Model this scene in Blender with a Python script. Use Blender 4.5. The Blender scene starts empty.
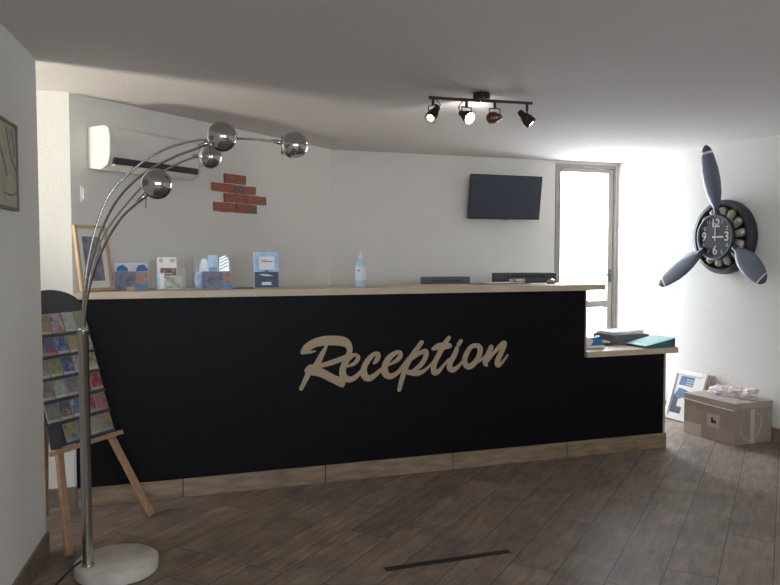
import bpy, bmesh, math, random
from mathutils import Vector, Matrix
random.seed(4)
S = bpy.context.scene
COL = S.collection
PI = math.pi
R = math.radians

# ------------------------------------------------------------------ materials
def nodes(name):
    m = bpy.data.materials.new(name); m.use_nodes = True
    nt = m.node_tree
    return m, nt, nt.nodes['Principled BSDF']

def mat(name, col, rough=0.55, metal=0.0, vary=0.0, vscale=20.0, bump=0.0, bscale=200.0, spec=0.5, emit=None, estr=0.0):
    m, nt, p = nodes(name)
    p.inputs['Base Color'].default_value = (*col, 1)
    p.inputs['Roughness'].default_value = rough
    p.inputs['Metallic'].default_value = metal
    p.inputs['Specular IOR Level'].default_value = spec
    tc = nt.nodes.new('ShaderNodeTexCoord')
    if vary:
        n = nt.nodes.new('ShaderNodeTexNoise'); n.inputs['Scale'].default_value = vscale; n.inputs['Detail'].default_value = 4
        r = nt.nodes.new('ShaderNodeValToRGB')
        r.color_ramp.elements[0].position = .3; r.color_ramp.elements[1].position = .7
        r.color_ramp.elements[0].color = (*[max(0, c*(1-vary)) for c in col], 1)
        r.color_ramp.elements[1].color = (*[min(1, c*(1+vary)) for c in col], 1)
        nt.links.new(tc.outputs['Object'], n.inputs['Vector'])
        nt.links.new(n.outputs['Fac'], r.inputs['Fac']); nt.links.new(r.outputs['Color'], p.inputs['Base Color'])
    if bump:
        n2 = nt.nodes.new('ShaderNodeTexNoise'); n2.inputs['Scale'].default_value = bscale; n2.inputs['Detail'].default_value = 3
        b = nt.nodes.new('ShaderNodeBump'); b.inputs['Strength'].default_value = bump; b.inputs['Distance'].default_value = .004
        nt.links.new(tc.outputs['Object'], n2.inputs['Vector'])
        nt.links.new(n2.outputs['Fac'], b.inputs['Height']); nt.links.new(b.outputs['Normal'], p.inputs['Normal'])
    if emit:
        p.inputs['Emission Color'].default_value = (*emit, 1); p.inputs['Emission Strength'].default_value = estr
    return m

def stucco(name, col, scale=70, strength=.35):
    m, nt, p = nodes(name)
    p.inputs['Base Color'].default_value = (*col, 1); p.inputs['Roughness'].default_value = .9
    p.inputs['Specular IOR Level'].default_value = .15
    tc = nt.nodes.new('ShaderNodeTexCoord')
    n = nt.nodes.new('ShaderNodeTexNoise'); n.inputs['Scale'].default_value = scale; n.inputs['Detail'].default_value = 3; n.inputs['Roughness'].default_value = .45
    b = nt.nodes.new('ShaderNodeBump'); b.inputs['Strength'].default_value = strength; b.inputs['Distance'].default_value = .006
    nt.links.new(tc.outputs['Object'], n.inputs['Vector']); nt.links.new(n.outputs['Fac'], b.inputs['Height'])
    nt.links.new(b.outputs['Normal'], p.inputs['Normal'])
    return m

def woodish(name, c0, c1, axis=0, scale=6.0, stretch=14.0, rough=.5):
    m, nt, p = nodes(name)
    p.inputs['Roughness'].default_value = rough
    tc = nt.nodes.new('ShaderNodeTexCoord'); mp = nt.nodes.new('ShaderNodeMapping')
    sc = [stretch]*3; sc[axis] = 1.0
    mp.inputs['Scale'].default_value = sc
    n = nt.nodes.new('ShaderNodeTexNoise'); n.inputs['Scale'].default_value = scale; n.inputs['Detail'].default_value = 5
    r = nt.nodes.new('ShaderNodeValToRGB'); r.color_ramp.elements[0].position = .3; r.color_ramp.elements[1].position = .72
    r.color_ramp.elements[0].color = (*c0, 1); r.color_ramp.elements[1].color = (*c1, 1)
    nt.links.new(tc.outputs['Object'], mp.inputs['Vector']); nt.links.new(mp.outputs['Vector'], n.inputs['Vector'])
    nt.links.new(n.outputs['Fac'], r.inputs['Fac']); nt.links.new(r.outputs['Color'], p.inputs['Base Color'])
    return m

def printed(name, cols, scale=35.0, rough=.4):
    """a colourful print: patches of several inks"""
    m, nt, p = nodes(name)
    p.inputs['Roughness'].default_value = rough
    tc = nt.nodes.new('ShaderNodeTexCoord')
    n = nt.nodes.new('ShaderNodeTexNoise'); n.inputs['Scale'].default_value = scale; n.inputs['Detail'].default_value = 2
    r = nt.nodes.new('ShaderNodeValToRGB'); cr = r.color_ramp
    k = len(cols)
    while len(cr.elements) < k: cr.elements.new(.5)
    for i, c in enumerate(cols):
        cr.elements[i].position = .33 + .34*i/max(1, k-1); cr.elements[i].color = (*c, 1)
    nt.links.new(tc.outputs['Object'], n.inputs['Vector']); nt.links.new(n.outputs['Fac'], r.inputs['Fac'])
    nt.links.new(r.outputs['Color'], p.inputs['Base Color'])
    return m

def clear(name, tint=(1, 1, 1), gloss=.08, rough=.03):
    """thin clear sheet: mostly see-through with a faint gloss"""
    m = bpy.data.materials.new(name); m.use_nodes = True; nt = m.node_tree
    nt.nodes.remove(nt.nodes['Principled BSDF'])
    out = nt.nodes['Material Output']
    t = nt.nodes.new('ShaderNodeBsdfTransparent'); t.inputs['Color'].default_value = (*tint, 1)
    g = nt.nodes.new('ShaderNodeBsdfGlossy'); g.inputs['Roughness'].default_value = rough
    lw = nt.nodes.new('ShaderNodeLayerWeight'); lw.inputs['Blend'].default_value = .5
    pw = nt.nodes.new('ShaderNodeMath'); pw.operation = 'POWER'; pw.inputs[1].default_value = 4.0
    f = nt.nodes.new('ShaderNodeMath'); f.operation = 'MULTIPLY_ADD'; f.inputs[1].default_value = min(.5, gloss*6); f.inputs[2].default_value = gloss*.5
    nt.links.new(lw.outputs['Facing'], pw.inputs[0]); nt.links.new(pw.outputs[0], f.inputs[0])
    mx = nt.nodes.new('ShaderNodeMixShader')
    nt.links.new(f.outputs[0], mx.inputs['Fac']); nt.links.new(t.outputs['BSDF'], mx.inputs[1]); nt.links.new(g.outputs['BSDF'], mx.inputs[2])
    nt.links.new(mx.outputs['Shader'], out.inputs['Surface'])
    return m

def floor_material():
    m, nt, p = nodes('wood_look_tile')
    N = nt.nodes.new; Lk = nt.links.new
    tc = N('ShaderNodeTexCoord')
    mp = N('ShaderNodeMapping'); mp.inputs['Rotation'].default_value = (0, 0, R(-42.5)); mp.inputs['Location'].default_value = (-.05, -.02, 0)
    Lk(tc.outputs['Object'], mp.inputs['Vector'])
    def brick(mort):
        b = N('ShaderNodeTexBrick')
        b.offset = .3125; b.offset_frequency = 2; b.squash = 1.0; b.squash_frequency = 2
        b.inputs['Scale'].default_value = 1.0
        b.inputs['Brick Width'].default_value = .8; b.inputs['Row Height'].default_value = .2
        b.inputs['Mortar Size'].default_value = mort; b.inputs['Mortar Smooth'].default_value = .2
        Lk(mp.outputs['Vector'], b.inputs['Vector'])
        return b
    b = brick(.0022)
    b.inputs['Color1'].default_value = (0, 0, 0, 1); b.inputs['Color2'].default_value = (1, 1, 1, 1); b.inputs['Mortar'].default_value = (.5, .5, .5, 1)
    # per-plank shift of the grain
    sep = N('ShaderNodeVectorMath'); sep.operation = 'MULTIPLY_ADD'
    sep.inputs[1].default_value = (1.6, 9, 1)
    Lk(mp.outputs['Vector'], sep.inputs[0])
    sc = N('ShaderNodeVectorMath'); sc.operation = 'SCALE'; sc.inputs['Scale'].default_value = 7.0
    Lk(b.outputs['Color'], sc.inputs[0]); Lk(sc.outputs['Vector'], sep.inputs[2])
    n = N('ShaderNodeTexNoise'); n.inputs['Scale'].default_value = 3.4; n.inputs['Detail'].default_value = 8; n.inputs['Roughness'].default_value = .68
    Lk(sep.outputs['Vector'], n.inputs['Vector'])
    r = N('ShaderNodeValToRGB'); e = r.color_ramp.elements
    e[0].position = .22; e[0].color = (.115, .088, .068, 1); e[1].position = .78; e[1].color = (.355, .285, .228, 1)
    Lk(n.outputs['Fac'], r.inputs['Fac'])
    # cloudy patches
    n2 = N('ShaderNodeTexNoise'); n2.inputs['Scale'].default_value = 5.0; n2.inputs['Detail'].default_value = 4
    Lk(mp.outputs['Vector'], n2.inputs['Vector'])
    mx = N('ShaderNodeMix'); mx.data_type = 'RGBA'; mx.blend_type = 'MULTIPLY'
    rr = N('ShaderNodeValToRGB'); rr.color_ramp.elements[0].position = .3; rr.color_ramp.elements[0].color = (.72, .72, .72, 1); rr.color_ramp.elements[1].position = .7; rr.color_ramp.elements[1].color = (1.15, 1.12, 1.1, 1)
    Lk(n2.outputs['Fac'], rr.inputs['Fac'])
    mx.inputs['Factor'].default_value = 1.0
    Lk(r.outputs['Color'], mx.inputs['A']); Lk(rr.outputs['Color'], mx.inputs['B'])
    # plank tint
    m2 = N('ShaderNodeMix'); m2.data_type = 'RGBA'; m2.blend_type = 'MULTIPLY'; m2.inputs['Factor'].default_value = 1.0
    r3 = N('ShaderNodeValToRGB'); r3.color_ramp.elements[0].color = (.82, .8, .79, 1); r3.color_ramp.elements[1].color = (1.1, 1.1, 1.1, 1)
    Lk(b.outputs['Color'], r3.inputs['Fac']); Lk(mx.outputs['Result'], m2.inputs['A']); Lk(r3.outputs['Color'], m2.inputs['B'])
    m3 = N('ShaderNodeMix'); m3.data_type = 'RGBA'
    Lk(b.outputs['Fac'], m3.inputs['Factor']); Lk(m2.outputs['Result'], m3.inputs['A']); m3.inputs['B'].default_value = (.045, .038, .033, 1)
    Lk(m3.outputs['Result'], p.inputs['Base Color'])
    p.inputs['Roughness'].default_value = .52; p.inputs['Specular IOR Level'].default_value = .35
    bp = N('ShaderNodeBump'); bp.inputs['Strength'].default_value = .25; bp.inputs['Distance'].default_value = .002; bp.invert = True
    Lk(b.outputs['Fac'], bp.inputs['Height']); Lk(bp.outputs['Normal'], p.inputs['Normal'])
    return m

def brick_material(name, c0, c1):
    return mat(name, c0, .9, vary=.25, vscale=60, bump=.6, bscale=160)

M = dict(
    wall=stucco('white_stucco', (.715, .695, .65)),
    ceiling=stucco('ceiling_render', (.675, .635, .615), 55, .4),
    floor=floor_material(),
    skirt=woodish('skirting_tile', (.165, .11, .066), (.32, .228, .148), 0, 7, 5, .5),
    black=mat('counter_black', (.0032, .0032, .0048), .5, vary=.08, spec=.12),
    beech=woodish('beech_laminate', (.50, .385, .27), (.60, .47, .345), 0, 5, 12, .45),
    beech_edge=mat('beech_edge_band', (.42, .33, .24), .5, vary=.06),
    letters=mat('tan_lettering', (.41, .30, .19), .55),
    chrome=mat('chrome', (.58, .57, .55), .05, 1.0),
    steel=mat('brushed_steel', (.50, .49, .47), .22, 1.0),
    marble=mat('marble', (.56, .52, .46), .35, vary=.16, vscale=14),
    pine=woodish('easel_wood', (.30, .165, .085), (.43, .26, .145), 2, 8, 10, .5),
    frame_wood=woodish('light_frame_wood', (.42, .29, .17), (.55, .40, .25), 1, 8, 10, .5),
    rack=mat('rack_dark_grey', (.052, .052, .056), .6),
    white=mat('white_plastic', (.74, .73, .70), .4),
    acwhite=mat('ac_plastic', (.66, .64, .59), .45),
    dark=mat('dark_plastic', (.02, .02, .024), .4),
    darkgrey=mat('grey_plastic', (.06, .065, .07), .45),
    screen=mat('tv_screen', (.020, .027, .043), .38, spec=.7),
    alu=mat('door_frame_taupe', (.30, .265, .24), .4, .2),
    glass=clear('clear_glass', (1, 1, 1), .06),
    acrylic=clear('clear_acrylic', (.95, .96, .97), .03, .2),
    cardedge=mat('card_edges', (.30, .29, .27), .7),
    paper=mat('white_paper', (.80, .79, .77), .7),
    cream=mat('cream_mat', (.72, .70, .66), .8),
    navy=mat('navy_print', (.022, .045, .11), .45, vary=.3, vscale=60),
    blue=mat('blue_print', (.03, .18, .42), .45, vary=.35, vscale=40),
    sky=mat('pale_blue_print', (.42, .60, .82), .45, vary=.25, vscale=20),
    red=mat('red_print', (.55, .06, .06), .5),
    teal=mat('teal_binder', (.40, .76, .71), .5),
    tealdark=mat('dark_teal_binder', (.04, .17, .17), .5),
    artblue=mat('art_blue', (.014, .09, .21), .5, vary=.3, vscale=25),
    card=mat('cardboard', (.33, .265, .225), .8, vary=.08, vscale=9),
    cardlid=mat('cardboard_lid', (.37, .31, .27), .8, vary=.06, vscale=9),
    tape=mat('packing_tape', (.55, .47, .41), .25, spec=.6),
    prop=mat('propeller_paint', (.075, .09, .125), .42, .2, spec=.8),
    prophub=mat('engine_black', (.022, .023, .028), .45),
    khaki=mat('engine_cylinder', (.46, .43, .34), .45, .2),
    silver=mat('satin_silver', (.55, .55, .55), .35, .8),
    dial=mat('clock_dial', (.02, .021, .024), .45),
    numeral=mat('dial_white', (.55, .55, .53), .6),
    bronze=mat('bronze_shade', (.055, .043, .038), .4, .7),
    copper=mat('copper_shade', (.17, .085, .055), .4, .6),
    bulb=mat('bulb_glow', (1, .95, .85), .4, emit=(1, .93, .80), estr=40),
    bulbdim=mat('bulb_side_glow', (1, .95, .85), .4, emit=(1, .93, .80), estr=14),
    brick=brick_material('brick_slip', (.34, .125, .085), 0),
    brickdark=brick_material('brick_slip_dark', (.20, .13, .115), 0),
    brownbase=mat('brown_tile', (.17, .125, .09), .5, vary=.2, vscale=12),
    tissue=mat('tissue_paper', (.70, .62, .62), .6, vary=.12, vscale=18),
    gel=mat('sanitizer_gel', (.46, .66, .72), .15, spec=.6),
    black_tape=mat('black_floor_tape', (.012, .012, .013), .6),
    cable=mat('black_cable', (.01, .01, .01), .5),
)

# ------------------------------------------------------------------ mesh helpers
class MB:
    def __init__(s): s.bm = bmesh.new()
    def box(s, lo, hi, bev=0.0, seg=2, mtx=None):
        t = bmesh.new()
        r = bmesh.ops.create_cube(t, size=1)
        c = [(a+b)/2 for a, b in zip(lo, hi)]; d = [abs(b-a) for a, b in zip(lo, hi)]
        bmesh.ops.scale(t, vec=d, verts=t.verts); bmesh.ops.translate(t, vec=c, verts=t.verts)
        if bev: bmesh.ops.bevel(t, geom=t.edges[:], offset=bev, segments=seg, affect='EDGES', profile=.5)
        return s._add(t, mtx)
    def _add(s, t, mtx=None):
        if mtx is not None: bmesh.ops.transform(t, matrix=mtx, verts=t.verts)
        me = bpy.data.meshes.new('tmp'); t.to_mesh(me); t.free(); s.bm.from_mesh(me); bpy.data.meshes.remove(me)
        return s
    def lathe(s, prof, seg=32, mtx=None, cap=True):
        """prof: list of (radius, z) from bottom to top, spun about local z"""
        t = bmesh.new(); rings = []
        for r, z in prof:
            if r < 1e-6: rings.append([t.verts.new((0, 0, z))])
            else: rings.append([t.verts.new((r*math.cos(2*PI*k/seg), r*math.sin(2*PI*k/seg), z)) for k in range(seg)])
        for a, b in zip(rings, rings[1:]):
            for k in range(seg):
                k2 = (k+1) % seg
                if len(a) == 1 and len(b) == 1: continue
                if len(a) == 1: t.faces.new((a[0], b[k2], b[k]))
                elif len(b) == 1: t.faces.new((a[k], a[k2], b[0]))
                else: t.faces.new((a[k], a[k2], b[k2], b[k]))
        if cap:
            if len(rings[0]) > 1: t.faces.new(rings[0][::-1])
            if len(rings[-1]) > 1: t.faces.new(rings[-1])
        bmesh.ops.recalc_face_normals(t, faces=t.faces)
        return s._add(t, mtx)
    def tube(s, pts, rad, seg=10, cap=True):
        pts = [Vector(p) for p in pts]; t = bmesh.new(); rings = []
        rads = rad if isinstance(rad, (list, tuple)) else [rad]*len(pts)
        up = None
        for i, p in enumerate(pts):
            d = (pts[min(i+1, len(pts)-1)] - pts[max(i-1, 0)]).normalized()
            if up is None:
                up = Vector((0, 0, 1)) if abs(d.z) < .9 else Vector((1, 0, 0))
            a = d.cross(up).normalized(); b = a.cross(d).normalized(); up = b
            rings.append([t.verts.new(p + rads[i]*(a*math.cos(2*PI*k/seg) + b*math.sin(2*PI*k/seg))) for k in range(seg)])
        for a, b in zip(rings, rings[1:]):
            for k in range(seg): t.faces.new((a[k], a[(k+1) % seg], b[(k+1) % seg], b[k]))
        if cap: t.faces.new(rings[0][::-1]); t.faces.new(rings[-1])
        bmesh.ops.recalc_face_normals(t, faces=t.faces)
        return s._add(t)
    def sphere(s, c, r, seg=24, rings=14, sc=(1, 1, 1)):
        t = bmesh.new(); bmesh.ops.create_uvsphere(t, u_segments=seg, v_segments=rings, radius=r)
        bmesh.ops.scale(t, vec=sc, verts=t.verts); bmesh.ops.translate(t, vec=c, verts=t.verts)
        return s._add(t)
    def prism(s, poly, z0, z1, mtx=None):
        """polygon in local xy extruded along z"""
        t = bmesh.new()
        a = [t.verts.new((x, y, z0)) for x, y in poly]; b = [t.verts.new((x, y, z1)) for x, y in poly]
        n = len(poly)
        t.faces.new(a[::-1]); t.faces.new(b)
        for k in range(n): t.faces.new((a[k], a[(k+1) % n], b[(k+1) % n], b[k]))
        bmesh.ops.recalc_face_normals(t, faces=t.faces)
        return s._add(t, mtx)
    def beam(s, p, q, w, d, up=(0, 0, 1), bev=.002):
        """rectangular bar from p to q, w wide and d deep"""
        p, q = Vector(p), Vector(q); z = (q-p); L = z.length; z.normalize()
        x = Vector(up).cross(z)
        if x.length < 1e-4: x = Vector((1, 0, 0))
        x.normalize(); y = z.cross(x)
        m = Matrix(((x.x, y.x, z.x, p.x), (x.y, y.y, z.y, p.y), (x.z, y.z, z.z, p.z), (0, 0, 0, 1)))
        return s.box((-w/2, -d/2, 0), (w/2, d/2, L), bev, 1, m)
    def build(s, name, material, parent=None, smooth=False, mtx=None):
        me = bpy.data.meshes.new(name)
        if mtx is not None: bmesh.ops.transform(s.bm, matrix=mtx, verts=s.bm.verts)
        s.bm.to_mesh(me); s.bm.free()
        mats = material if isinstance(material, list) else [material]
        for m_ in mats: me.materials.append(m_)
        if smooth:
            me.polygons.foreach_set('use_smooth', [True]*len(me.polygons))
            try: me.set_sharp_from_angle(angle=R(40))
            except Exception: pass
        o = bpy.data.objects.new(name, me); COL.objects.link(o)
        if parent is not None: o.parent = parent
        return o

def tag(o, label=None, cat=None, group=None, kind=None):
    if label: o['label'] = label
    if cat: o['category'] = cat
    if group: o['group'] = group
    if kind: o['kind'] = kind
    return o

def thing(name, label, cat, mtx=None, group=None):
    o = bpy.data.objects.new(name, None); o.empty_display_size = .05; COL.objects.link(o)
    if mtx is not None: o.matrix_world = mtx
    return tag(o, label, cat, group)

def fmat(origin, U, V, N):
    U, V, N = Vector(U), Vector(V), Vector(N)
    return Matrix(((U.x, V.x, N.x, origin[0]), (U.y, V.y, N.y, origin[1]), (U.z, V.z, N.z, origin[2]), (0, 0, 0, 1)))

def on_wall(origin, heading):
    """frame whose x runs along the wall to the right as seen from the room, y up, z out of the wall"""
    a = R(heading)
    return fmat(origin, (math.cos(a), math.sin(a), 0), (0, 0, 1), (math.sin(a), -math.cos(a), 0))

def leaned(origin, heading, slope):
    """like on_wall but leaning back by slope metres per metre of height"""
    a = R(heading); U = Vector((math.cos(a), math.sin(a), 0)); back = Vector((-math.sin(a), math.cos(a), 0))
    W = (Vector((0, 0, 1)) + slope*back).normalized()
    return fmat(origin, U, W, U.cross(W))

def T(x, y, z, rz=0.0):
    return Matrix.Translation((x, y, z)) @ Matrix.Rotation(rz, 4, 'Z')

def along(p, d):
    """matrix taking local z to direction d at p"""
    q = Vector((0, 0, 1)).rotation_difference(Vector(d).normalized())
    return Matrix.Translation(p) @ q.to_matrix().to_4x4()

def smooth_path(pts, n=6):
    pts = [Vector(p) for p in pts]; out = []
    for i in range(len(pts)-1):
        p0 = pts[max(i-1, 0)]; p1 = pts[i]; p2 = pts[i+1]; p3 = pts[min(i+2, len(pts)-1)]
        for k in range(n):
            t = k/n
            out.append(.5*((2*p1) + (p2-p0)*t + (2*p0-5*p1+4*p2-p3)*t*t + (3*p1-p0-3*p2+p3)*t**3))
    out.append(pts[-1]); return out

STK = [0]
def ribbon(mb, pts, z0, z1):
    """a brush stroke: points (x, y, halfwidth), round ends, extruded"""
    P = smooth_path([(x, y, h) for x, y, h in pts], 6)
    left, right = [], []
    for i, p in enumerate(P):
        d = P[min(i+1, len(P)-1)] - P[max(i-1, 0)]; d = Vector((d.x, d.y)).normalized(); n = Vector((-d.y, d.x))
        c = Vector((p.x, p.y)); h = max(p.z, .003)
        left.append(c + n*h); right.append(c - n*h)
        # discs keep tight bends closed
    STK[0] += 1; z1 += .00002*(STK[0] % 9)
    t = bmesh.new()
    def ring(pl, z): return [t.verts.new((v.x, v.y, z)) for v in pl]
    La, Ra, Lb, Rb = ring(left, z0), ring(right, z0), ring(left, z1), ring(right, z1)
    for i in range(len(P)-1):
        t.faces.new((Lb[i], Rb[i], Rb[i+1], Lb[i+1]))
        t.faces.new((La[i], La[i+1], Lb[i+1], Lb[i])); t.faces.new((Ra[i+1], Ra[i], Rb[i], Rb[i+1]))
    mb._add(t)
    for i in range(0, len(P), 3):
        mb.prism([(P[i].x + max(P[i].z, .003)*math.cos(2*PI*k/18), P[i].y + max(P[i].z, .003)*math.sin(2*PI*k/18)) for k in range(18)], z0, z1 + .0002 + .000015*i)
    p = P[-1]
    mb.prism([(p.x + max(p.z, .003)*math.cos(2*PI*k/18), p.y + max(p.z, .003)*math.sin(2*PI*k/18)) for k in range(18)], z0, z1 + .0002 + .000015*len(P))

def text_mesh(s, size, name, material, parent, loc, depth=.001, bold=0.0, align='CENTER'):
    c = bpy.data.curves.new('glyphs', 'FONT'); c.body = s; c.size = size; c.align_x = align; c.align_y = 'CENTER'
    c.extrude = depth; c.offset = bold; c.resolution_u = 3
    o = bpy.data.objects.new('glyphs', c); COL.objects.link(o)
    bpy.context.view_layer.update()
    me = bpy.data.meshes.new_from_object(o.evaluated_get(bpy.context.evaluated_depsgraph_get()))
    bpy.data.objects.remove(o); bpy.data.curves.remove(c)
    me.name = name; me.materials.clear(); me.materials.append(material)
    r = bpy.data.objects.new(name, me); COL.objects.link(r); r.parent = parent; r.location = loc
    return r
LETTERS = [
  ('R', [[(0.9273,0.7727,0.0167),(0.9481,0.7947,0.0225),(0.9938,0.8189,0.0251),(1.0523,0.8298,0.0277),(1.1198,0.8288,0.0279),(1.1708,0.8186,0.0272),(1.1981,0.7927,0.0196),(1.2015,0.7593,0.0162),(1.1842,0.7319,0.0153),(1.1363,0.7142,0.0153),(1.077,0.6972,0.0152),(1.0181,0.6852,0.0126),(0.964,0.6781,0.0167)],[(0.919,0.7658,0.0092),(0.9603,0.7681,0.0084),(0.9977,0.7714,0.0042)],[(1.0622,0.7982,0.0076),(1.0352,0.7501,0.0151),(1.0014,0.6902,0.0176),(0.9638,0.6552,0.0167),(0.9429,0.6196,0.015),(0.9246,0.5838,0.0125),(0.912,0.5601,0.0125)],[(0.9473,0.6626,0.015),(0.9763,0.6644,0.0302),(1.0347,0.6433,0.0252),(1.0935,0.6105,0.0237),(1.1487,0.5809,0.0238),(1.1563,0.5622,0.0102)]]),
  ('e', [[(1.1892,0.6751,0.0077),(1.2306,0.6898,0.0111),(1.254,0.7195,0.0128),(1.2428,0.7392,0.0094),(1.2134,0.7339,0.0128),(1.179,0.7022,0.017),(1.1591,0.6534,0.0195),(1.1676,0.6131,0.0213),(1.2001,0.5963,0.0171),(1.239,0.6092,0.0137),(1.2755,0.6458,0.0094)]]),
  ('c', [[(1.3543,0.6872,0.0095),(1.3738,0.7098,0.0155),(1.3791,0.7374,0.0129),(1.3526,0.7394,0.0121),(1.3175,0.7082,0.0163),(1.2912,0.6634,0.018),(1.2912,0.6198,0.0215),(1.3174,0.5965,0.0189),(1.3525,0.6098,0.0155),(1.3967,0.6454,0.0104),(1.4233,0.6669,0.0078)]]),
  ('e', [[(1.4456,0.6701,0.0061),(1.4859,0.6894,0.0113),(1.5164,0.716,0.0148),(1.5173,0.7424,0.0113),(1.4903,0.7418,0.0131),(1.4456,0.7108,0.0182),(1.4198,0.6612,0.0199),(1.4251,0.6186,0.0217),(1.459,0.6015,0.0174),(1.5039,0.6229,0.0122),(1.5472,0.6634,0.0079)]]),
  ('p', [[(1.4851,0.6115,0.0076),(1.5243,0.6494,0.0086),(1.5688,0.7032,0.0086)],[(1.6553,0.7976,0.0134),(1.6234,0.7568,0.0153),(1.5836,0.7053,0.0163),(1.554,0.6526,0.0162),(1.5343,0.5977,0.0153),(1.5205,0.5518,0.0143),(1.5116,0.5169,0.0124)],[(1.5936,0.6974,0.0077),(1.6434,0.7325,0.0125),(1.6816,0.7403,0.0164),(1.6817,0.7074,0.0154),(1.6556,0.6663,0.0154),(1.6236,0.6398,0.0134),(1.6037,0.6276,0.0115)],[(1.5589,0.6215,0.0124),(1.5937,0.616,0.0172),(1.6337,0.6111,0.0163),(1.6738,0.625,0.0106),(1.7192,0.6614,0.0077),(1.7364,0.6813,0.0068)]]),
  ('t', [[(1.7311,0.7551,0.0106),(1.7646,0.767,0.0213),(1.8055,0.7691,0.0214),(1.8383,0.7697,0.0165)],[(1.8361,0.8191,0.0126),(1.8136,0.7915,0.0146),(1.7851,0.7453,0.0165),(1.7526,0.69,0.0165),(1.7345,0.6436,0.0174),(1.7407,0.6111,0.0194),(1.7671,0.6154,0.0146),(1.7977,0.6471,0.0087),(1.8335,0.6862,0.0068)]]),
  ('i', [[(1.9159,0.7952,0.0137),(1.9014,0.7767,0.0137)],[(1.8901,0.7523,0.0137),(1.8717,0.7083,0.0176),(1.844,0.662,0.0175),(1.8431,0.6315,0.0195),(1.8679,0.6198,0.0166),(1.9011,0.6401,0.0108),(1.9322,0.674,0.0069)]]),
  ('o', [[(2.0348,0.7618,0.0148),(1.9926,0.7606,0.0138),(1.9571,0.7189,0.0167),(1.9417,0.6669,0.0177),(1.967,0.6339,0.0177),(2.0091,0.6531,0.0178),(2.0406,0.696,0.0178),(2.0488,0.7419,0.0178),(2.0306,0.7639,0.0138)],[(2.0408,0.6641,0.0079),(2.0779,0.6895,0.0079),(2.1054,0.727,0.0069)]]),
  ('n', [[(2.1245,0.7485,0.0169),(2.1013,0.6981,0.0179),(2.0835,0.6534,0.0169),(2.0953,0.6353,0.0079)],[(2.0995,0.6594,0.0079),(2.142,0.7108,0.011),(2.1849,0.7518,0.015),(2.2129,0.7722,0.015),(2.2163,0.7584,0.017),(2.1939,0.7086,0.017),(2.1683,0.6561,0.018),(2.1761,0.6314,0.014),(2.2096,0.6561,0.009),(2.2408,0.6938,0.006)]]),
]

# ------------------------------------------------------------------ the setting
H = 2.165
def struct(name, mb, m): return tag(mb.build(name, m), kind='structure')
def wall_poly(name, poly, m=None, z0=0.0, z1=H):
    mb = MB(); mb.prism(poly, z0, z1); return struct(name, mb, m or M['wall'])

mb = MB(); mb.box((-2.6, -2.75, -.12), (4.95, 5.87, 0)); struct('floor', mb, M['floor'])
mb = MB(); mb.box((-2.6, -2.75, H), (4.95, 6.0, H+.15)); struct('ceiling', mb, M['ceiling'])
wall_poly('wall_left', [(-.372, 3.55), (-.482, 3.55), (-1.205, -2.5), (-1.082, -2.5)])
wall_poly('wall_passage_far', [(-2.4, 4.2), (-.288, 4.2), (-.40, 4.33), (-2.4, 4.33)])
wall_poly('wall_passage_near', [(-2.4, 2.5), (-.50, 2.5), (-.50, 2.62), (-2.4, 2.62)])
wall_poly('wall_angled', [(-.288, 4.2), (1.514, 5.75), (1.40, 5.87), (-.40, 4.33)])
mb = MB(); mb.box((1.45, 5.75, 0), (3.568, 5.87, H)); mb.box((3.568, 5.75, 2.142), (4.204, 5.87, H)); mb.box((4.204, 5.75, 0), (4.30, 5.87, H))
struct('wall_back', mb, M['wall'])
wall_poly('wall_right', [(4.2185, 5.75), (4.650, -2.5), (4.80, -2.5), (4.36, 5.87), (4.212, 5.87)])
# passage end wall with its high window
PW = (2.85, 3.75, 1.55, 2.13)
mb = MB()
mb.box((-2.52, 2.5, 0), (-2.4, 4.33, PW[2])); mb.box((-2.52, 2.5, PW[3]), (-2.4, 4.33, H))
mb.box((-2.52, 2.5, PW[2]), (-2.4, PW[0], PW[3])); mb.box((-2.52, PW[1], PW[2]), (-2.4, 4.33, PW[3]))
struct('wall_passage_end', mb, M['wall'])
# rear wall, behind the camera, with two windows
RW = [(-.95, .45), (1.0, 2.4)]; RZ = (.95, 1.95)
mb = MB()
mb.box((-1.3, -2.62, 0), (4.85, -2.5, RZ[0])); mb.box((-1.3, -2.62, RZ[1]), (4.85, -2.5, H))
xs = [-1.3] + [v for w in RW for v in w] + [4.85]
for a, b in zip(xs[::2], xs[1::2]): mb.box((a, -2.62, RZ[0]), (b, -2.5, RZ[1]))
struct('wall_rear', mb, M['wall'])

def window(name, mtx, w, h, d=.06, fw=.05):
    """frame with one mullion and a pane in a local x-y rectangle"""
    mb = MB()
    mb.box((0, 0, -d), (fw, h, 0), .004); mb.box((w-fw, 0, -d), (w, h, 0), .004)
    mb.box((fw, 0, -d), (w-fw, fw, 0), .004); mb.box((fw, h-fw, -d), (w-fw, h, 0), .004)
    o = tag(mb.build(name, M['white']), kind='structure'); o.matrix_world = mtx
    g = MB(); g.box((fw, fw, -d*.6), (w-fw, h-fw, -d*.5)); g.build('pane', M['glass'], o)
    return o
window('window_1', fmat((-2.43, PW[0], PW[2]), (0, 1, 0), (0, 0, 1), (1, 0, 0)), PW[1]-PW[0], PW[3]-PW[2])
for i, (a, b) in enumerate(RW):
    window('window_%d' % (i+2), fmat((b, -2.53, RZ[0]), (-1, 0, 0), (0, 0, 1), (0, 1, 0)), b-a, RZ[1]-RZ[0])

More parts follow.
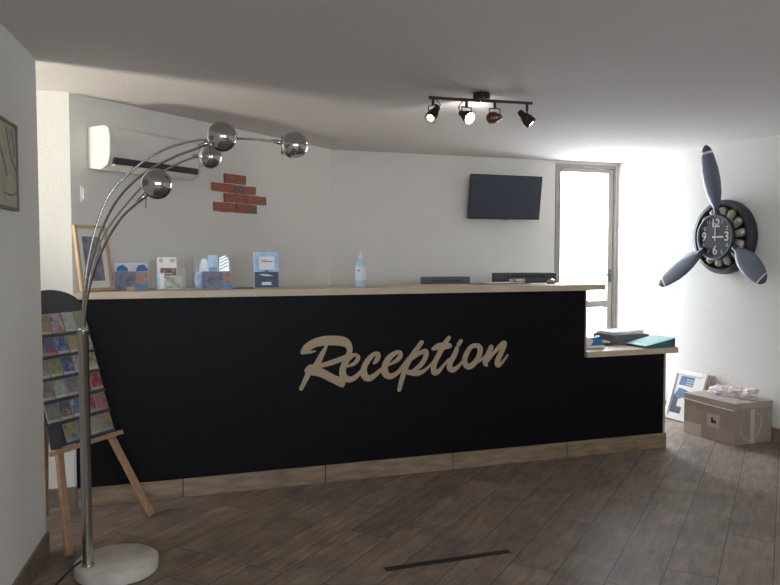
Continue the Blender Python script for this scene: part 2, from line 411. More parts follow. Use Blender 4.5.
# glazed door in the back wall
D0, D1, DT = 3.570, 4.202, 2.140
mb = MB()
mb.box((D0, 5.745, 0), (D0+.022, 5.84, DT), .003); mb.box((D1-.022, 5.745, 0), (D1, 5.84, DT), .003); mb.box((D0+.022, 5.745, DT-.03), (D1-.022, 5.84, DT), .003)
door = tag(mb.build('door_1', M['alu']), kind='structure')
mb = MB()
a, b, z1 = D0+.025, D1-.025, DT-.033
mb.box((a, 5.749, .01), (a+.034, 5.815, z1), .004); mb.box((b-.050, 5.749, .01), (b, 5.815, z1), .004)
mb.box((a+.034, 5.749, .01), (b-.050, 5.815, .13), .004); mb.box((a+.034, 5.749, z1-.036), (b-.050, 5.815, z1), .004)
mb.box((a+.034, 5.749, .850), (b-.050, 5.815, .912), .004)
leaf = mb.build('door_leaf', M['alu'], door)
mb = MB(); mb.box((a+.034, 5.787, .13), (b-.050, 5.793, .850)); mb.box((a+.034, 5.787, .912), (b-.050, 5.793, z1-.036)); mb.build('glass_pane', M['glass'], leaf)
mb = MB(); mb.box((b-.036, 5.741, 1.08), (b-.014, 5.7485, 1.20), .003); mb.beam((b-.025, 5.745, 1.15), (b-.025, 5.709, 1.15), .014, .014); mb.beam((b-.025, 5.713, 1.15), (b-.105, 5.713, 1.148), .014, .014)
mb.build('door_handle', M['dark'], leaf)
mb = MB(); mb.box((3.3, 5.87, -.12), (4.6, 7.2, -.02)); struct('balcony_floor', mb, mat('pale_outdoor_paving', (.75, .74, .72), .8, vary=.05))

# skirtings
def skirt(name, p, q, side, m=M['skirt']):
    p, q = Vector((*p, 0)), Vector((*q, 0)); d = (q-p).normalized(); n = Vector((-d.y, d.x, 0))*side
    mb = MB(); mb.prism([(v.x, v.y) for v in (p, q, q+n*.012, p+n*.012)], 0, .1); return struct(name, mb, m)
skirt('baseboard_left', (-1.06, -2.3), (-.3725, 3.549), -1, M['brownbase'])
skirt('baseboard_left_end', (-.360, 3.55), (-.481, 3.55), -1, M['brownbase'])
skirt('baseboard_passage', (-2.38, 4.199), (-.29, 4.199), -1, M['brownbase'])
skirt('baseboard_right', (4.218, 5.74), (4.637, -2.3), -1, M['skirt'])
skirt('baseboard_back', (1.53, 5.749), (3.56, 5.749), -1)
skirt('baseboard_angled', (-.20, 4.275), (1.50, 5.737), -1)

# ------------------------------------------------------------------ reception counter
YF = 4.15
ctr = thing('reception_counter', 'long black reception counter with Reception written in tan script and wood tile skirting', 'reception counter', T(0, 0, 0))
mb = MB(); mb.box((-.284, YF, .0), (2.812, 4.188, 1.094), .001, 1); mb.build('tall_front_panel', M['black'], ctr)
mb = MB(); mb.box((2.812, YF, .0), (3.449, 4.188, .652), .001, 1); tag(mb.build('low_front_panel', M['black'], ctr), 'lower black front panel at the right end')
mb = MB(); mb.box((2.812, 4.149, .69), (2.824, 4.55, 1.094)); mb.build('end_panel', M['beech_edge'], ctr)
mb = MB(); mb.box((3.449, 4.149, 0), (3.465, 4.74, .652)); mb.build('end_panel', M['beech_edge'], ctr)
jx = [-.284, .250, 1.051, 1.862, 2.681, 3.473]
for a, b in zip(jx, jx[1:]):
    mb = MB(); mb.box((a+.002, 4.138, 0), (b-.002, 4.1495, .102), .002, 1); mb.build('skirting_tile', M['skirt'], ctr)
mb = MB(); mb.box((3.4655, 4.152, 0), (3.477, 4.74, .102), .002, 1); mb.build('skirting_tile', M['skirt'], ctr)
mb = MB(); mb.box((.95, 4.56, .705), (2.80, 5.20, .74), .003); mb.box((.97, 4.60, 0), (1.0, 5.15, .705)); mb.box((2.77, 4.60, 0), (2.80, 5.15, .705))
tag(mb.build('inner_desk', M['beech'], ctr), 'low desk behind the counter')
for ch, strokes in LETTERS:
    mb = MB()
    m_ = fmat((0, YF-.0003, 0), (1, 0, 0), (0, 0, 1), (0, -1, 0))
    for st in strokes: ribbon(mb, st, 0, .0025)
    mb.build('letter', M['letters'], ctr, mtx=m_)
mb = MB(); mb.prism([(-.282, 4.140), (2.957, 4.140), (2.957, 4.55), (.132, 4.55), (-.282, 4.194)], 1.0945, 1.132)
tag(mb.build('counter_top', M['beech']), 'long light beech worktop along the tall part of the black counter', 'counter top')
mb = MB(); mb.prism([(2.8255, 4.140), (3.559, 4.140), (3.559, 4.745), (2.8255, 4.745)], .6525, .69)
tag(mb.build('counter_top', M['beech']), 'short light beech worktop on the low right end of the counter, with papers on it', 'counter top')

# ------------------------------------------------------------------ arched floor lamp
lamp = thing('floor_lamp', 'chrome arc floor lamp with four ball heads on a round marble base', 'floor lamp', T(-.075, 3.25, 0))
LO = Vector((-.075, 3.25, 0))
mb = MB(); mb.lathe([(.158, 0), (.166, .006), (.168, .03), (.166, .050), (.158, .056)], 48); mb.build('base', M['marble'], lamp, True)
PX = Vector((-.185, 3.206, 0)) - LO
mb = MB(); mb.lathe([(.024, .056), (.024, .066), (.0205, .068), (.0205, 1.0), (.022, 1.002), (.022, 1.025), (.012, 1.03)], 24, Matrix.Translation(PX)); mb.build('pole', M['steel'], lamp, True)
ARMS = [
 ([(-0.187,3.208,1.023),(-0.18,3.23,1.183),(-0.155,3.246,1.344),(-0.115,3.253,1.487),(-0.067,3.253,1.586),(0.023,3.239,1.681),(0.126,3.219,1.753),(0.228,3.196,1.79),(0.307,3.177,1.803),(0.435,3.146,1.809),(0.527,3.122,1.804),(0.599,3.104,1.795)], (0.656,3.083,1.782), 'rightmost ball head', (.2, -.1, -1)),
 ([(-0.185,3.207,1.023),(-0.174,3.182,1.177),(-0.14,3.149,1.324),(-0.092,3.112,1.453),(-0.031,3.072,1.557),(0.061,3.018,1.643),(0.17,2.957,1.701),(0.238,2.919,1.726),(0.28,2.895,1.747)], (0.334,2.877,1.770), 'topmost ball head', (.45, .5, -.75)),
 ([(-0.183,3.207,1.023),(-0.176,3.3,1.163),(-0.151,3.379,1.295),(-0.095,3.452,1.433),(0.002,3.519,1.57),(0.089,3.562,1.666),(0.202,3.599,1.742),(0.271,3.617,1.777),(0.318,3.626,1.792)], (0.362,3.61,1.788), 'small looking ball head behind the topmost one', (.9, .2, -.35)),
 ([(-0.182,3.206,1.023),(-0.163,3.154,1.158),(-0.131,3.101,1.273),(-0.084,3.042,1.381),(-0.028,2.983,1.467),(0.019,2.941,1.511),(0.051,2.911,1.543)], (0.097,2.897,1.587), 'lowest ball head', (.75, .6, .1)),
]
for pts, g, lab, op in ARMS:
    pts = [Vector(p)-LO for p in pts]; g = Vector(g)-LO
    mb = MB(); mb.tube(smooth_path(pts, 5), .0048, 10); arm = mb.build('arm', M['steel'], lamp, True)
    # ball head: a chrome shell open towards op
    opd = Vector(op).normalized(); rr = .0565
    prof = [(0, -rr)] + [(rr*math.cos(t), rr*math.sin(t)) for t in [R(-90+9*k) for k in range(1, 17)]]
    lip = prof[-1]; prof += [(lip[0]-.003, lip[1]), (lip[0]-.004, lip[1]-.004), (.022, lip[1]-.02), (0, lip[1]-.021)]
    mb = MB(); mb.lathe(prof, 36, along(g, opd), cap=False); head = mb.build('lamp_head', M['chrome'], arm, True); head['label'] = lab
    e = pts[-1]; d = (g-e).normalized()
    mb = MB(); mb.tube([e-d*.035, e-d*.012, e, e+d*.006], [.0062, .010, .010, .006], 12); mb.tube([e+d*.004, g-d*rr*.95], .0055, 8)
    mb.sphere(e+d*.008, .011, 12, 8); mb.tube([e+d*.008+Vector((0, 0, .028)), e+d*.008, e+d*.008-Vector((0, 0, .05))], .0034, 6)
    mb.build('joint', M['chrome'], arm, True)
mb = MB(); mb.tube(smooth_path([PX+Vector((-.024, .01, .075)), PX+Vector((-.06, .01, .05)), PX+Vector((-.11, -.02, .012)), PX+Vector((-.14, -.10, .006)), PX+Vector((-.20, -.25, .006)), PX+Vector((-.26, -.6, .006))], 6), .0045, 8)
tag(mb.build('power_cord', M['cable'], lamp, True), 'black power cord')

# ------------------------------------------------------------------ easel with the postcard board
FX = Vector((-.285, 3.42, 0)); HD = 50.0
bm_ = leaned(FX, HD, .30)
a = R(HD); Ud = Vector((math.cos(a), math.sin(a), 0)); Bk = Vector((-math.sin(a), math.cos(a), 0)); Wd = (Vector((0, 0, 1))+.30*Bk).normalized(); Nd = Ud.cross(Wd)
def bp(u, w, n=0.0): return FX + Ud*u + Wd*w + Nd*n
es = thing('display_easel', 'tripod wooden easel holding up the postcard rack beside the chrome lamp', 'easel', T(FX.x, FX.y, 0))
for foot, top in ((bp(.050, .012, -.03), bp(.250, 1.05, -.03)), (bp(.605, .012, -.03), bp(.285, 1.05, -.03)), (Vector((-.435, 4.085, .004)), bp(.267, 1.05, -.065))):
    mb = MB(); mb.beam(foot-FX, top-FX, .036, .022, Nd, .003); mb.build('leg', M['pine'], es)
mb = MB(); mb.beam(bp(.065, .462, .004)-FX, bp(.500, .462, .004)-FX, .045, .022, Wd, .003)
mb.build('tray', M['pine'], es)
mb = MB(); mb.beam(bp(.10, .80, -.055)-FX, bp(.45, .80, -.055)-FX, .02, .03, Wd, .002); mb.build('crossbar', M['pine'], es)

bd = thing('postcard_rack', 'dark grey arched postcard rack on the wooden easel', 'postcard rack', bm_)
mb = MB(); mb.box((.075, .476, -.012), (.472, 1.085, -.002), .002, 1); mb.build('back_board', M['rack'], bd)
arch = [(.075, 1.085), (.472, 1.085)] + [(.2735+.1985*math.cos(t), 1.105+.105*math.sin(t)) for t in [PI*k/24 for k in range(25)]]
mb = MB(); mb.prism(arch, -.014, -.0005); mb.build('header', M['rack'], bd)
RB = [.990, .890, .790, .690, .588, .485]
for w in RB:
    mb = MB(); mb.box((.078, w-.008, -.002), (.462, w-.003, .015), .001, 1); mb.box((.078, w-.008, .014), (.462, w+.004, .0155), .0006, 1); mb.build('ledge', M['rack'], bd)
c_ = dict(sand=(.50, .42, .28), green=(.20, .30, .12), violet=(.22, .18, .32), red=(.50, .045, .05), blue=(.10, .17, .38), white=(.66, .66, .62), yellow=(.55, .44, .16), grey=(.30, .29, .28), brown=(.20, .12, .08), pink=(.52, .30, .30), sky=(.30, .42, .60), pale=(.48, .55, .40), dkblue=(.05, .08, .20), orange=(.50, .24, .10))
CARDS = [
 [('grey and sand', 'grey sand brown'), ('sand and green', 'green sand yellow'), ('violet and white', 'violet white red'), ('white with a green emblem', 'white white pale'), ('yellow', 'yellow sand green')],
 [('red and white', 'red red white'), ('blue and red', 'blue blue red'), ('blue sea view', 'dkblue blue sky'), ('yellow and green', 'green yellow sand'), ('pale green and white', 'pale white grey')],
 [('beige', 'sand grey pale'), ('pale green and yellow', 'pale green yellow'), ('dark blue', 'blue dkblue sky'), ('white and yellow', 'violet white yellow'), ('yellow and brown', 'brown yellow white')],
 [('grey brown', 'brown grey sand'), ('green and white', 'green pale white'), ('violet grey', 'violet grey pink'), ('orange', 'orange sand brown'), ('bright red', 'red red pink')],
 [('blue and sand', 'blue grey sand'), ('brown and blue', 'blue brown sand'), ('sky blue', 'sky blue white'), ('brown and pink', 'brown red pink'), ('green and pink', 'green pink red')],
 [None, ('yellow and green', 'green yellow blue'), ('blue green', 'blue green sky'), ('pale green', 'green pale sand'), ('pink and yellow', 'pink yellow violet')],
]
ORD = ['leftmost', 'second from left', 'middle', 'second from right', 'rightmost']; ROWN = ['top', 'second', 'third', 'fourth', 'fifth', 'bottom']
for r, row in enumerate(CARDS):
    for k, cd in enumerate(row):
        if not cd: continue
        u = .077 + .0765*k
        m_ = printed('postcard_print', [tuple(0.53*v for v in c_[n]) for n in cd[1].split()], 24 + 7*((r*5+k) % 4), .35)
        tilt = (-.035 if (r, k) == (0, 3) else random.uniform(-.02, .02))
        w0 = RB[r] + .003
        mm = bm_ @ Matrix.Translation((u+.039, w0+.002, .0062)) @ Matrix.Rotation(tilt, 4, 'Z') @ Matrix.Rotation(R(-2.5), 4, 'X')
        mb = MB(); mb.box((-.036, 0, 0), (.036, .0855 if r else .098, .006), .0008, 1)
        p = thing('postcard', '%s postcard, %s row of the rack, %s' % (cd[0], ROWN[r], ORD[k]), 'postcard', mm, 'postcards in the rack')
        body = mb.build('card_pack', M['cardedge'], p)
        mb = MB(); mb.box((-.0335, .003, .0061), (.0335, (.0825 if r else .095), .0066)); q = mb.build('printed_face', m_, p)
        # a coloured strip along the foot of the card
        mb = MB(); mb.box((-.0335, .003, .0066), (.0335, .014, .0069)); mb.build('caption_strip', printed('postcard_caption', [tuple(.6*v for v in c_[cd[1].split()[2]])], 10), p)

# ------------------------------------------------------------------ left wall: framed map
ml = on_wall((-.375-(3.52-2.62)*.11750, 2.62, 1.49), 83.3)
mp_ = thing('wall_map', 'old map in a thin frame hanging on the left wall', 'map', ml @ Matrix.Translation((0, 0, .002)))
mb = MB(); mb.box((0, 0, 0), (.54, .012, .018), .001); mb.box((0, .313, 0), (.54, .325, .018), .001); mb.box((0, .012, 0), (.012, .313, .018), .001); mb.box((.528, .012, 0), (.54, .313, .018), .001)
mb.build('frame', mat('map_frame', (.16, .12, .085), .6), mp_)
mb = MB(); mb.box((.012, .012, 0), (.528, .313, .012)); mb.build('map_sheet', printed('map_print', [(.34, .29, .20), (.42, .37, .26), (.34, .34, .22), (.26, .20, .25)], 9, .6), mp_)
mb = MB(); 
for pts in ([(.40, .30), (.44, .22), (.49, .17), (.527, .15)], [(.36, .06), (.45, .055), (.527, .07)], [(.47, .30), (.49, .25), (.50, .20)], [(.30, .24), (.36, .18), (.40, .12)]):
    mb.tube(smooth_path([(x, y, .0125) for x, y in pts], 4), .003, 6)
mb.build('drawn_lines', mat('map_ink', (.17, .13, .19), .7), mp_)

# ------------------------------------------------------------------ angled wall: air conditioner, switch, brick slips
AW = on_wall((-.288, 4.2, 0), 40.7)
ac = thing('air_conditioner', 'white split air conditioner unit high on the angled wall', 'air conditioner', AW @ Matrix.Translation((.105, 1.785, .002)))
def acprof(x0, x1, grow=0.0):
    pr = [(0, 0), (.10, -.012), (.150, .012), (.168, .055), (.172, .16), (.160, .205), (.13, .218), (0, .218)]
    mbx = MB(); mbx.prism([(z*(1+grow), y) for z, y in pr], x0, x1, Matrix(((0, 0, 1, 0), (0, 1, 0, 0), (1, 0, 0, 0), (0, 0, 0, 1)))); return mbx
o = acprof(.02, .655).build('housing', M['acwhite'], ac)
bv = o.modifiers.new('b', 'BEVEL'); bv.width = .012; bv.segments = 3; bv.limit_method = 'ANGLE'; bv.angle_limit = R(50)
for x0, x1 in ((0, .0195), (.6555, .675)):
    o = acprof(x0, x1, .02).build('side_cap', M['acwhite'], ac); bv = o.modifiers.new('b', 'BEVEL'); bv.width = .006; bv.segments = 2
mb = MB(); mb.box((.032, .018, .150), (.640, .052, .1715), .003, 1, Matrix.Translation((0, 0, 0))); mb.build('air_outlet', M['dark'], ac)
mb = MB(); mb.box((.035, .008, .146), (.637, .017, .166), .002, 1); mb.build('louvre', M['acwhite'], ac)
mb = MB(); mb.box((.05, .064, .171), (.10, .0665, .1735)); mb.build('logo_strip', M['silver'], ac)

sw = thing('wall_switch', 'small white wall switch under the air conditioner', 'switch', AW @ Matrix.Translation((.075, 1.645, .001)))
mb = MB(); mb.box((-.022, -.042, 0), (.022, .042, .012), .003); mb.build('plate', M['white'], sw)
mb = MB(); mb.box((-.013, -.026, .012), (.013, .03, .019), .002); mb.build('rocker', M['white'], sw)

bs = thing('brick_slip_patch', 'patch of seven red brick slips stuck on the angled wall', 'bricks', AW @ Matrix.Translation((0, 0, .001)))
for i, (x0, x1, z0, z1, dk) in enumerate([(1.145, 1.350, 1.800, 1.858, 0), (1.030, 1.235, 1.738, 1.792, 0), (1.241, 1.450, 1.738, 1.792, 1), (1.143, 1.348, 1.674, 1.731, 0), (1.353, 1.562, 1.674, 1.731, 0), (1.045, 1.250, 1.610, 1.667, 0), (1.256, 1.460, 1.610, 1.667, 2)]):
    mb = MB(); 
    pl = [(x0+random.uniform(-.004, .004), z0+random.uniform(-.003, .003))]
    pl += [((x0+x1)/2, z0+random.uniform(-.003, .003)), (x1+random.uniform(-.004, .004), z0), (x1+random.uniform(-.004, .004), z1), ((x0+x1)/2, z1+random.uniform(-.003, .003)), (x0, z1+random.uniform(-.003, .003))]
    mb.prism(pl, 0, .014); b = mb.build('brick', M['brick'], bs)
    if dk:
        xa, xb = (x0+.002, x0+.09) if dk == 1 else (x1-.10, x1-.002)
        mb = MB(); mb.prism([(xa, z0+.003), (xb, z0+.002), (xb-.006, z1-.003), (xa+.004, z1-.002)], .0138, .0148); mb.build('dark_patch', M['brickdark'], b)  # darker brick tone over one end of the slip

# ------------------------------------------------------------------ back wall: television
tvm = on_wall((2.678, 5.66, 1.633), 0) @ Matrix.Rotation(R(8), 4, 'X')
TVW, TVH = .672, .372
tv = thing('television', 'black flat television tilted down on the back wall', 'television', tvm)
mb = MB(); mb.box((0, 0, -.03), (TVW, TVH, .012), .006); mb.build('casing', M['dark'], tv)
mb = MB(); mb.box((.010, .016, .012), (TVW-.010, TVH-.010, .0135)); mb.build('screen', M['screen'], tv)
mb = MB(); mb.box((.325, -.004, .004), (.375, .006, .0135), .001); mb.build('status_light_bar', M['darkgrey'], tv)
mb = MB(); mb.box((.22, .06, -.05), (.48, .33, -.03), .004); mb.box((.30, .12, -.118), (.40, .26, -.05), .004); mb.build('wall_bracket', M['dark'], tv)

# ------------------------------------------------------------------ right wall: propeller clock
ra = R(93); RU = Vector((-math.cos(ra), -math.sin(ra), 0)); RN = Vector((-math.sin(ra), math.cos(ra), 0))
cm = fmat(Vector((4.22, 5.72, 1.463)) + RU*1.252 + RN*.002, RU, (0, 0, 1), RN)
ck = thing('propeller_clock', 'wall clock shaped like a black radial aircraft engine with a three blade propeller', 'clock', cm)
mb = MB(); mb.lathe([(.262, 0), (.278, .006), (.282, .03), (.280, .060), (.268, .078), (.245, .082), (.236, .070), (.228, .03), (0, .028)], 56, cap=False); mb.build('outer_ring', M['prophub'], ck, True)
mb = MB(); mb.lathe([(.13, .028), (.135, .10), (.172, .106), (.177, .116), (.176, .130), (.166, .136), (.162, .130), (.160, .124), (0, .124)], 56, cap=False); mb.build('dial_housing', M['prophub'], ck, True)
mb = MB(); mb.lathe([(.161, .1245), (.1675, .1365), (.162, .1395), (.158, .1365), (.155, .126)], 56, cap=False); mb.build('dial_rim', mat('dial_rim_grey', (.13, .14, .165), .45, .4), ck, True)
mb = MB(); mb.lathe([(0, .1245), (.158, .1245), (.158, .1262), (0, .1262)], 48, cap=False); dial = mb.build('dial', M['dial'], ck)
for k in range(14):
    t = R(9 + 360/14*k); d = Vector((math.cos(t), math.sin(t), 0))
    mb = MB(); mb.lathe([(.026, 0), (.026, .03), (.030, .032), (.030, .036), (.026, .038), (.026, .044), (.030, .046), (.030, .050), (.026, .052), (.026, .058), (.030, .060), (.030, .066), (.020, .072), (.012, .08)], 18, along(d*.145 + Vector((0, 0, .066)), d))
    mb.build('cylinder', M['khaki'], ck, True)
for s, x, y, sz in (('12', 0, .102, .088), ('3', .108, 0, .098), ('6', 0, -.102, .098), ('9', -.108, 0, .098)):
    text_mesh(s, sz, 'numeral', M['numeral'], dial, (x, y, .1270), .0006, .0012)
for k in (1, 2, 4, 5, 7, 8, 10, 11):
    t = PI/2 - k*PI/6; text_mesh(str(k), .042, 'numeral', M['numeral'], dial, (.128*math.cos(t), .128*math.sin(t), .1270), .0005)
mb = MB()
for k in range(60):
    t = 2*PI*k/60; L = .010 if k % 5 == 0 else .005
    mb.beam(((.152-L)*math.cos(t), (.152-L)*math.sin(t), .1268), (.152*math.cos(t), .152*math.sin(t), .1268), .0016, .0008, (0, 0, 1), 0)
mb.build('minute_marks', M['numeral'], dial)
mb = MB(); mb.box((-.004, -.03, .1278), (.004, .105, .1292)); mb.build('minute_hand', M['numeral'], ck)
mb = MB(); mb.box((-.022, -.006, .1294), (.080, .006, .1310)); mb.build('hour_hand', M['numeral'], ck)
mb = MB(); mb.lathe([(.009, .127), (.009, .134), (.004, .136)], 16); mb.build('hand_boss', M['silver'], ck, True)
def blade(root, tip, twist, lab):
    root, tip = Vector(root), Vector(tip); ax = (tip-root); L = ax.length; ax.normalize()
    side = Vector((0, 0, 1)).cross(ax).normalized(); nrm = ax.cross(side)
    W = [(0, .018), (.05, .028), (.12, .048), (.25, .068), (.42, .078), (.60, .076), (.77, .064), (.865, .053), (.90, .048), (.95, .035), (.985, .017), (1.0, .004)]
    def ring(f, h):
        tw = R(twist - .3*twist*f); s = side*math.cos(tw) + nrm*math.sin(tw); n = ax.cross(s)
        th = max(.014*(1-f)+.005, .004) if h > .006 else .003
        return [root + ax*L*f + s*h*math.cos(2*PI*k/16) + n*th*math.sin(2*PI*k/16) for k in range(16)]
    def skin(ws):
        t = bmesh.new(); rs = [[t.verts.new(p) for p in ring(f, h)] for f, h in ws]
        for a, b in zip(rs, rs[1:]):
            for k in range(16): t.faces.new((a[k], a[(k+1) % 16], b[(k+1) % 16], b[k]))
        t.faces.new(rs[0][::-1]); t.faces.new(rs[-1]); bmesh.ops.recalc_face_normals(t, faces=t.faces)
        m_ = MB(); m_._add(t); return m_
    o = skin(W[:8]).build('blade', M['prop'], ck, True); o['label'] = lab
    skin(W[7:9]).build('tip_band', M['silver'], o, True); skin(W[8:]).build('blade_tip', M['prophub'], o, True)
    mb = MB(); mb.tube([root - ax*.035, root + ax*.02], [.024, .018], 14); mb.build('blade_collar', M['prophub'], o, True)
    return o
C0 = (1.252, 1.463)
for (rs, rz, rd, ts, tz, td), tw_, lab in (((1.268, 1.668, .135, 1.228, 2.148, .215), 6, 'blade pointing up'), ((1.124, 1.350, .135, .765, 1.083, .215), 8, 'blade pointing down to the left'), ((1.472, 1.366, .145, 1.782, 1.140, .215), -20, 'blade pointing down to the right')):
    blade((rs-C0[0], rz-C0[1], rd), (ts-C0[0], tz-C0[1], td), tw_, lab)

# ------------------------------------------------------------------ ceiling spotlight bar
tl = thing('spotlight_bar', 'dark ceiling light bar with four swivelling spotlights', 'ceiling light', T(1.735, 3.515, H))
TO = Vector((1.735, 3.515, H))
mb = MB(); mb.lathe([(.040, -.036), (.044, -.034), (.044, -.004), (.042, -.0005)], 32); mb.build('canopy', M['bronze'], tl, True)
L0, L1, R0_, R1 = Vector((1.450, 3.541, 2.128)), Vector((1.731, 3.529, 2.128)), Vector((1.737, 3.520, 2.128)), Vector((2.022, 3.495, 2.128))
for a, b in ((L0, L1), (R0_, R1)):
    mb = MB(); mb.beam(a-TO, b-TO, .016, .014, (0, 0, 1), .001); mb.build('bar', M['bronze'], tl)
heads = [(L0+(L1-L0)*.08, (-.60, -.30, -.74), M['bulbdim']), (L0+(L1-L0)*.74, (.20, -.85, -.45), M['bulb']), (R0_+(R1-R0_)*.26, (-.04, .97, .14), M['bulb']), (R0_+(R1-R0_)*.90, (.62, -.33, -.71), M['bulbdim'])]
for i, (p, d, bmat_) in enumerate(heads):
    p = p - TO; d = Vector(d).normalized()
    c = p + Vector((0, 0, -.084))
    hz = Vector((-d.y, d.x, 0)).normalized()
    mb = MB(); mb.tube([p+Vector((0, 0, -.006)), p+Vector((0, 0, -.040))], .0075, 10)
    mb.tube([p+Vector((0, 0, -.038))-hz*.031, p+Vector((0, 0, -.038))+hz*.031], .003, 6)
    for sgn in (-1, 1): mb.tube([p+Vector((0, 0, -.038))+hz*.031*sgn, c+hz*.031*sgn], .003, 6)
    mb.tube([c-hz*.034, c+hz*.034], .004, 6)
    yoke = mb.build('yoke', M['bronze'], tl, True)
    mt = along(c, d)
    mb = MB(); mb.lathe([(.0, -.062), (.011, -.060), (.016, -.052), (.018, -.030), (.026, -.012), (.0305, .004), (.032, .034), (.0305, .035), (.028, .026), (.012, .0), (.0, -.002)], 28, mt, cap=False)
    sh = mb.build('shade', M['copper'] if i == 2 else M['bronze'], yoke, True)
    bk = .66 if i in (0, 3) else 1
    mb = MB(); mb.lathe([(r_*bk, z_) for r_, z_ in [(.0, .020), (.024, .0205), (.0285, .0285), (.022, .034), (0, .037)]], 24, mt, cap=False); mb.build('bulb', bmat_, yoke, True)
    cb = c - d*.05; q = p + Vector((0, 0, -.012)); side = (hz if i in (1, 2) else -hz)
    if i in (0, 1):
        sx = Vector((.035 if i == 0 else -.035, 0, 0))
        mb = MB(); mb.tube(smooth_path([q, q+sx*.6+Vector((0, 0, .004)), q+sx*1.2+Vector((0, 0, -.022)), (cb+q)/2+sx*.9, cb], 5), .0025, 6); mb.build('wire', M['cable'], yoke, True)
    l = bpy.data.lights.new('spot', 'SPOT'); l.energy = (18, 18, 45, 18)[i]; l.color = (1, .95, .88); l.spot_size = R(80); l.spot_blend = .7; l.shadow_soft_size = .02
    lo = bpy.data.objects.new('spot_lamp', l); COL.objects.link(lo); lo.matrix_world = along(TO + c + d*.034, -d)

# ------------------------------------------------------------------ things on the tall worktop
ZC = 1.1325
pf = thing('picture_frame', 'wooden picture frame with a white mat leaning at the left end of the counter', 'picture frame', leaned((-.252, 4.146, ZC), 41.5, .16))
w_, h_ = .205, .352
mb = MB()
mb.box((0, 0, 0), (.016, h_, .024), .002, 1); mb.box((w_-.016, 0, 0), (w_, h_, .024), .002, 1); mb.box((.016, 0, 0), (w_-.016, .016, .024), .002, 1); mb.box((.016, h_-.016, 0), (w_-.016, h_, .024), .002, 1)
mb.build('frame', M['frame_wood'], pf)
mb = MB(); mb.box((.016, .016, .002), (w_-.016, h_-.016, .012)); mb.build('mat_board', M['cream'], pf)
mb = MB(); mb.box((.045, .055, .0121), (w_-.045, h_-.06, .0128)); mb.build('picture', printed('frame_photo', [(.10, .09, .13), (.17, .16, .22), (.24, .24, .29), (.13, .12, .15)], 14, .35), pf)

def acrylic_box(name, label, x0, x1, y0, y1, h, ph, px0, split):
    b = thing(name, label, 'leaflet holder', T((x0+x1)/2, (y0+y1)/2, ZC)); w = (x1-x0)/2; d = (y1-y0)/2; t = .002
    mb = MB(); mb.box((-w, -d, 0), (w, d, t)); mb.box((-w, -d, t), (-w+t, d, h)); mb.box((w-t, -d, t), (w, d, h)); mb.box((-w+t, d-t, t), (w-t, d, h)); mb.box((-w+t, -d, t), (w-t, -d+t, h*.70))
    mb.build('clear_tray', M['acrylic'], b)
    a_, c_2, s_ = px0-(x0+x1)/2, w-.003, split*(w*2)-w
    mb = MB(); mb.box((a_, -d-.0018, .004), (s_, -d-.0004, ph)); mb.build('printed_panel', printed('panel_print', [(.03, .04, .09), (.07, .09, .17), (.15, .13, .20), (.06, .11, .19)], 22, .4), b)
    mb = MB(); mb.box((s_, -d-.0018, .026), (c_2, -d-.0004, ph)); mb.build('printed_panel', printed('panel_print_warm', [(.22, .11, .095), (.30, .16, .13), (.15, .09, .10)], 22, .4), b)
    mb = MB(); mb.box((s_, -d-.0018, .004), (c_2, -d-.0004, .025)); mb.build('printed_panel', M['blue'], b)
    mb = MB(); mb.box((a_, -d-.0018, ph+.0003), (c_2, -d-.0004, ph+.004)); mb.build('front_edge', M['cardedge'], b)
    return b
acrylic_box('leaflet_box', 'clear leaflet box with a blue and pink printed front, nearest the wooden picture frame', -.086, .092, 4.29, 4.345, .150, .100, -.083, .63)
mb = MB(); mb.box((-.022, -.004, 0), (.022, .004, .020), .001); o = mb.build('price_card', M['beech_edge']); o.location = (.0, 4.278, ZC); tag(o, 'tiny beige card standing in front of the leaflet box beside the wooden frame', 'card')
def crumple(name, label, cat, c, sz, m_, seed, group=None):
    rnd = random.Random(seed); t = bmesh.new(); bmesh.ops.create_icosphere(t, subdivisions=3, radius=1)
    for v in t.verts:
        k = .78 + .30*rnd.random(); v.co = Vector((v.co.x*sz[0]*k, v.co.y*sz[1]*k, v.co.z*sz[2]*k))
    mn = min(v.co.z for v in t.verts)
    for v in t.verts: v.co.z -= mn
    m2 = MB(); m2._add(t); o = m2.build(name, m_); o.location = c; return tag(o, label, cat, group)
for x, zz, s, lab in ((-.043, .073, (.031, .014, .034), 'crumpled blue packet sticking out of the first leaflet box, on its left'), (.058, .078, (.030, .014, .034), 'crumpled blue packet sticking out of the first leaflet box, on its right')):
    crumple('blue_packet', lab, 'packet', (x, 4.32, ZC+zz-.006), s, M['blue'], int(x*1000)+99, 'blue packets in the clear leaflet box')
mb = MB(); mb.box((-.083, 4.305, ZC+.0025), (.088, 4.338, ZC+.040)); tag(mb.build('leaflet_stack', M['blue']), 'low stack of blue leaflets lying in the leaflet box beside the wooden frame', 'leaflets')

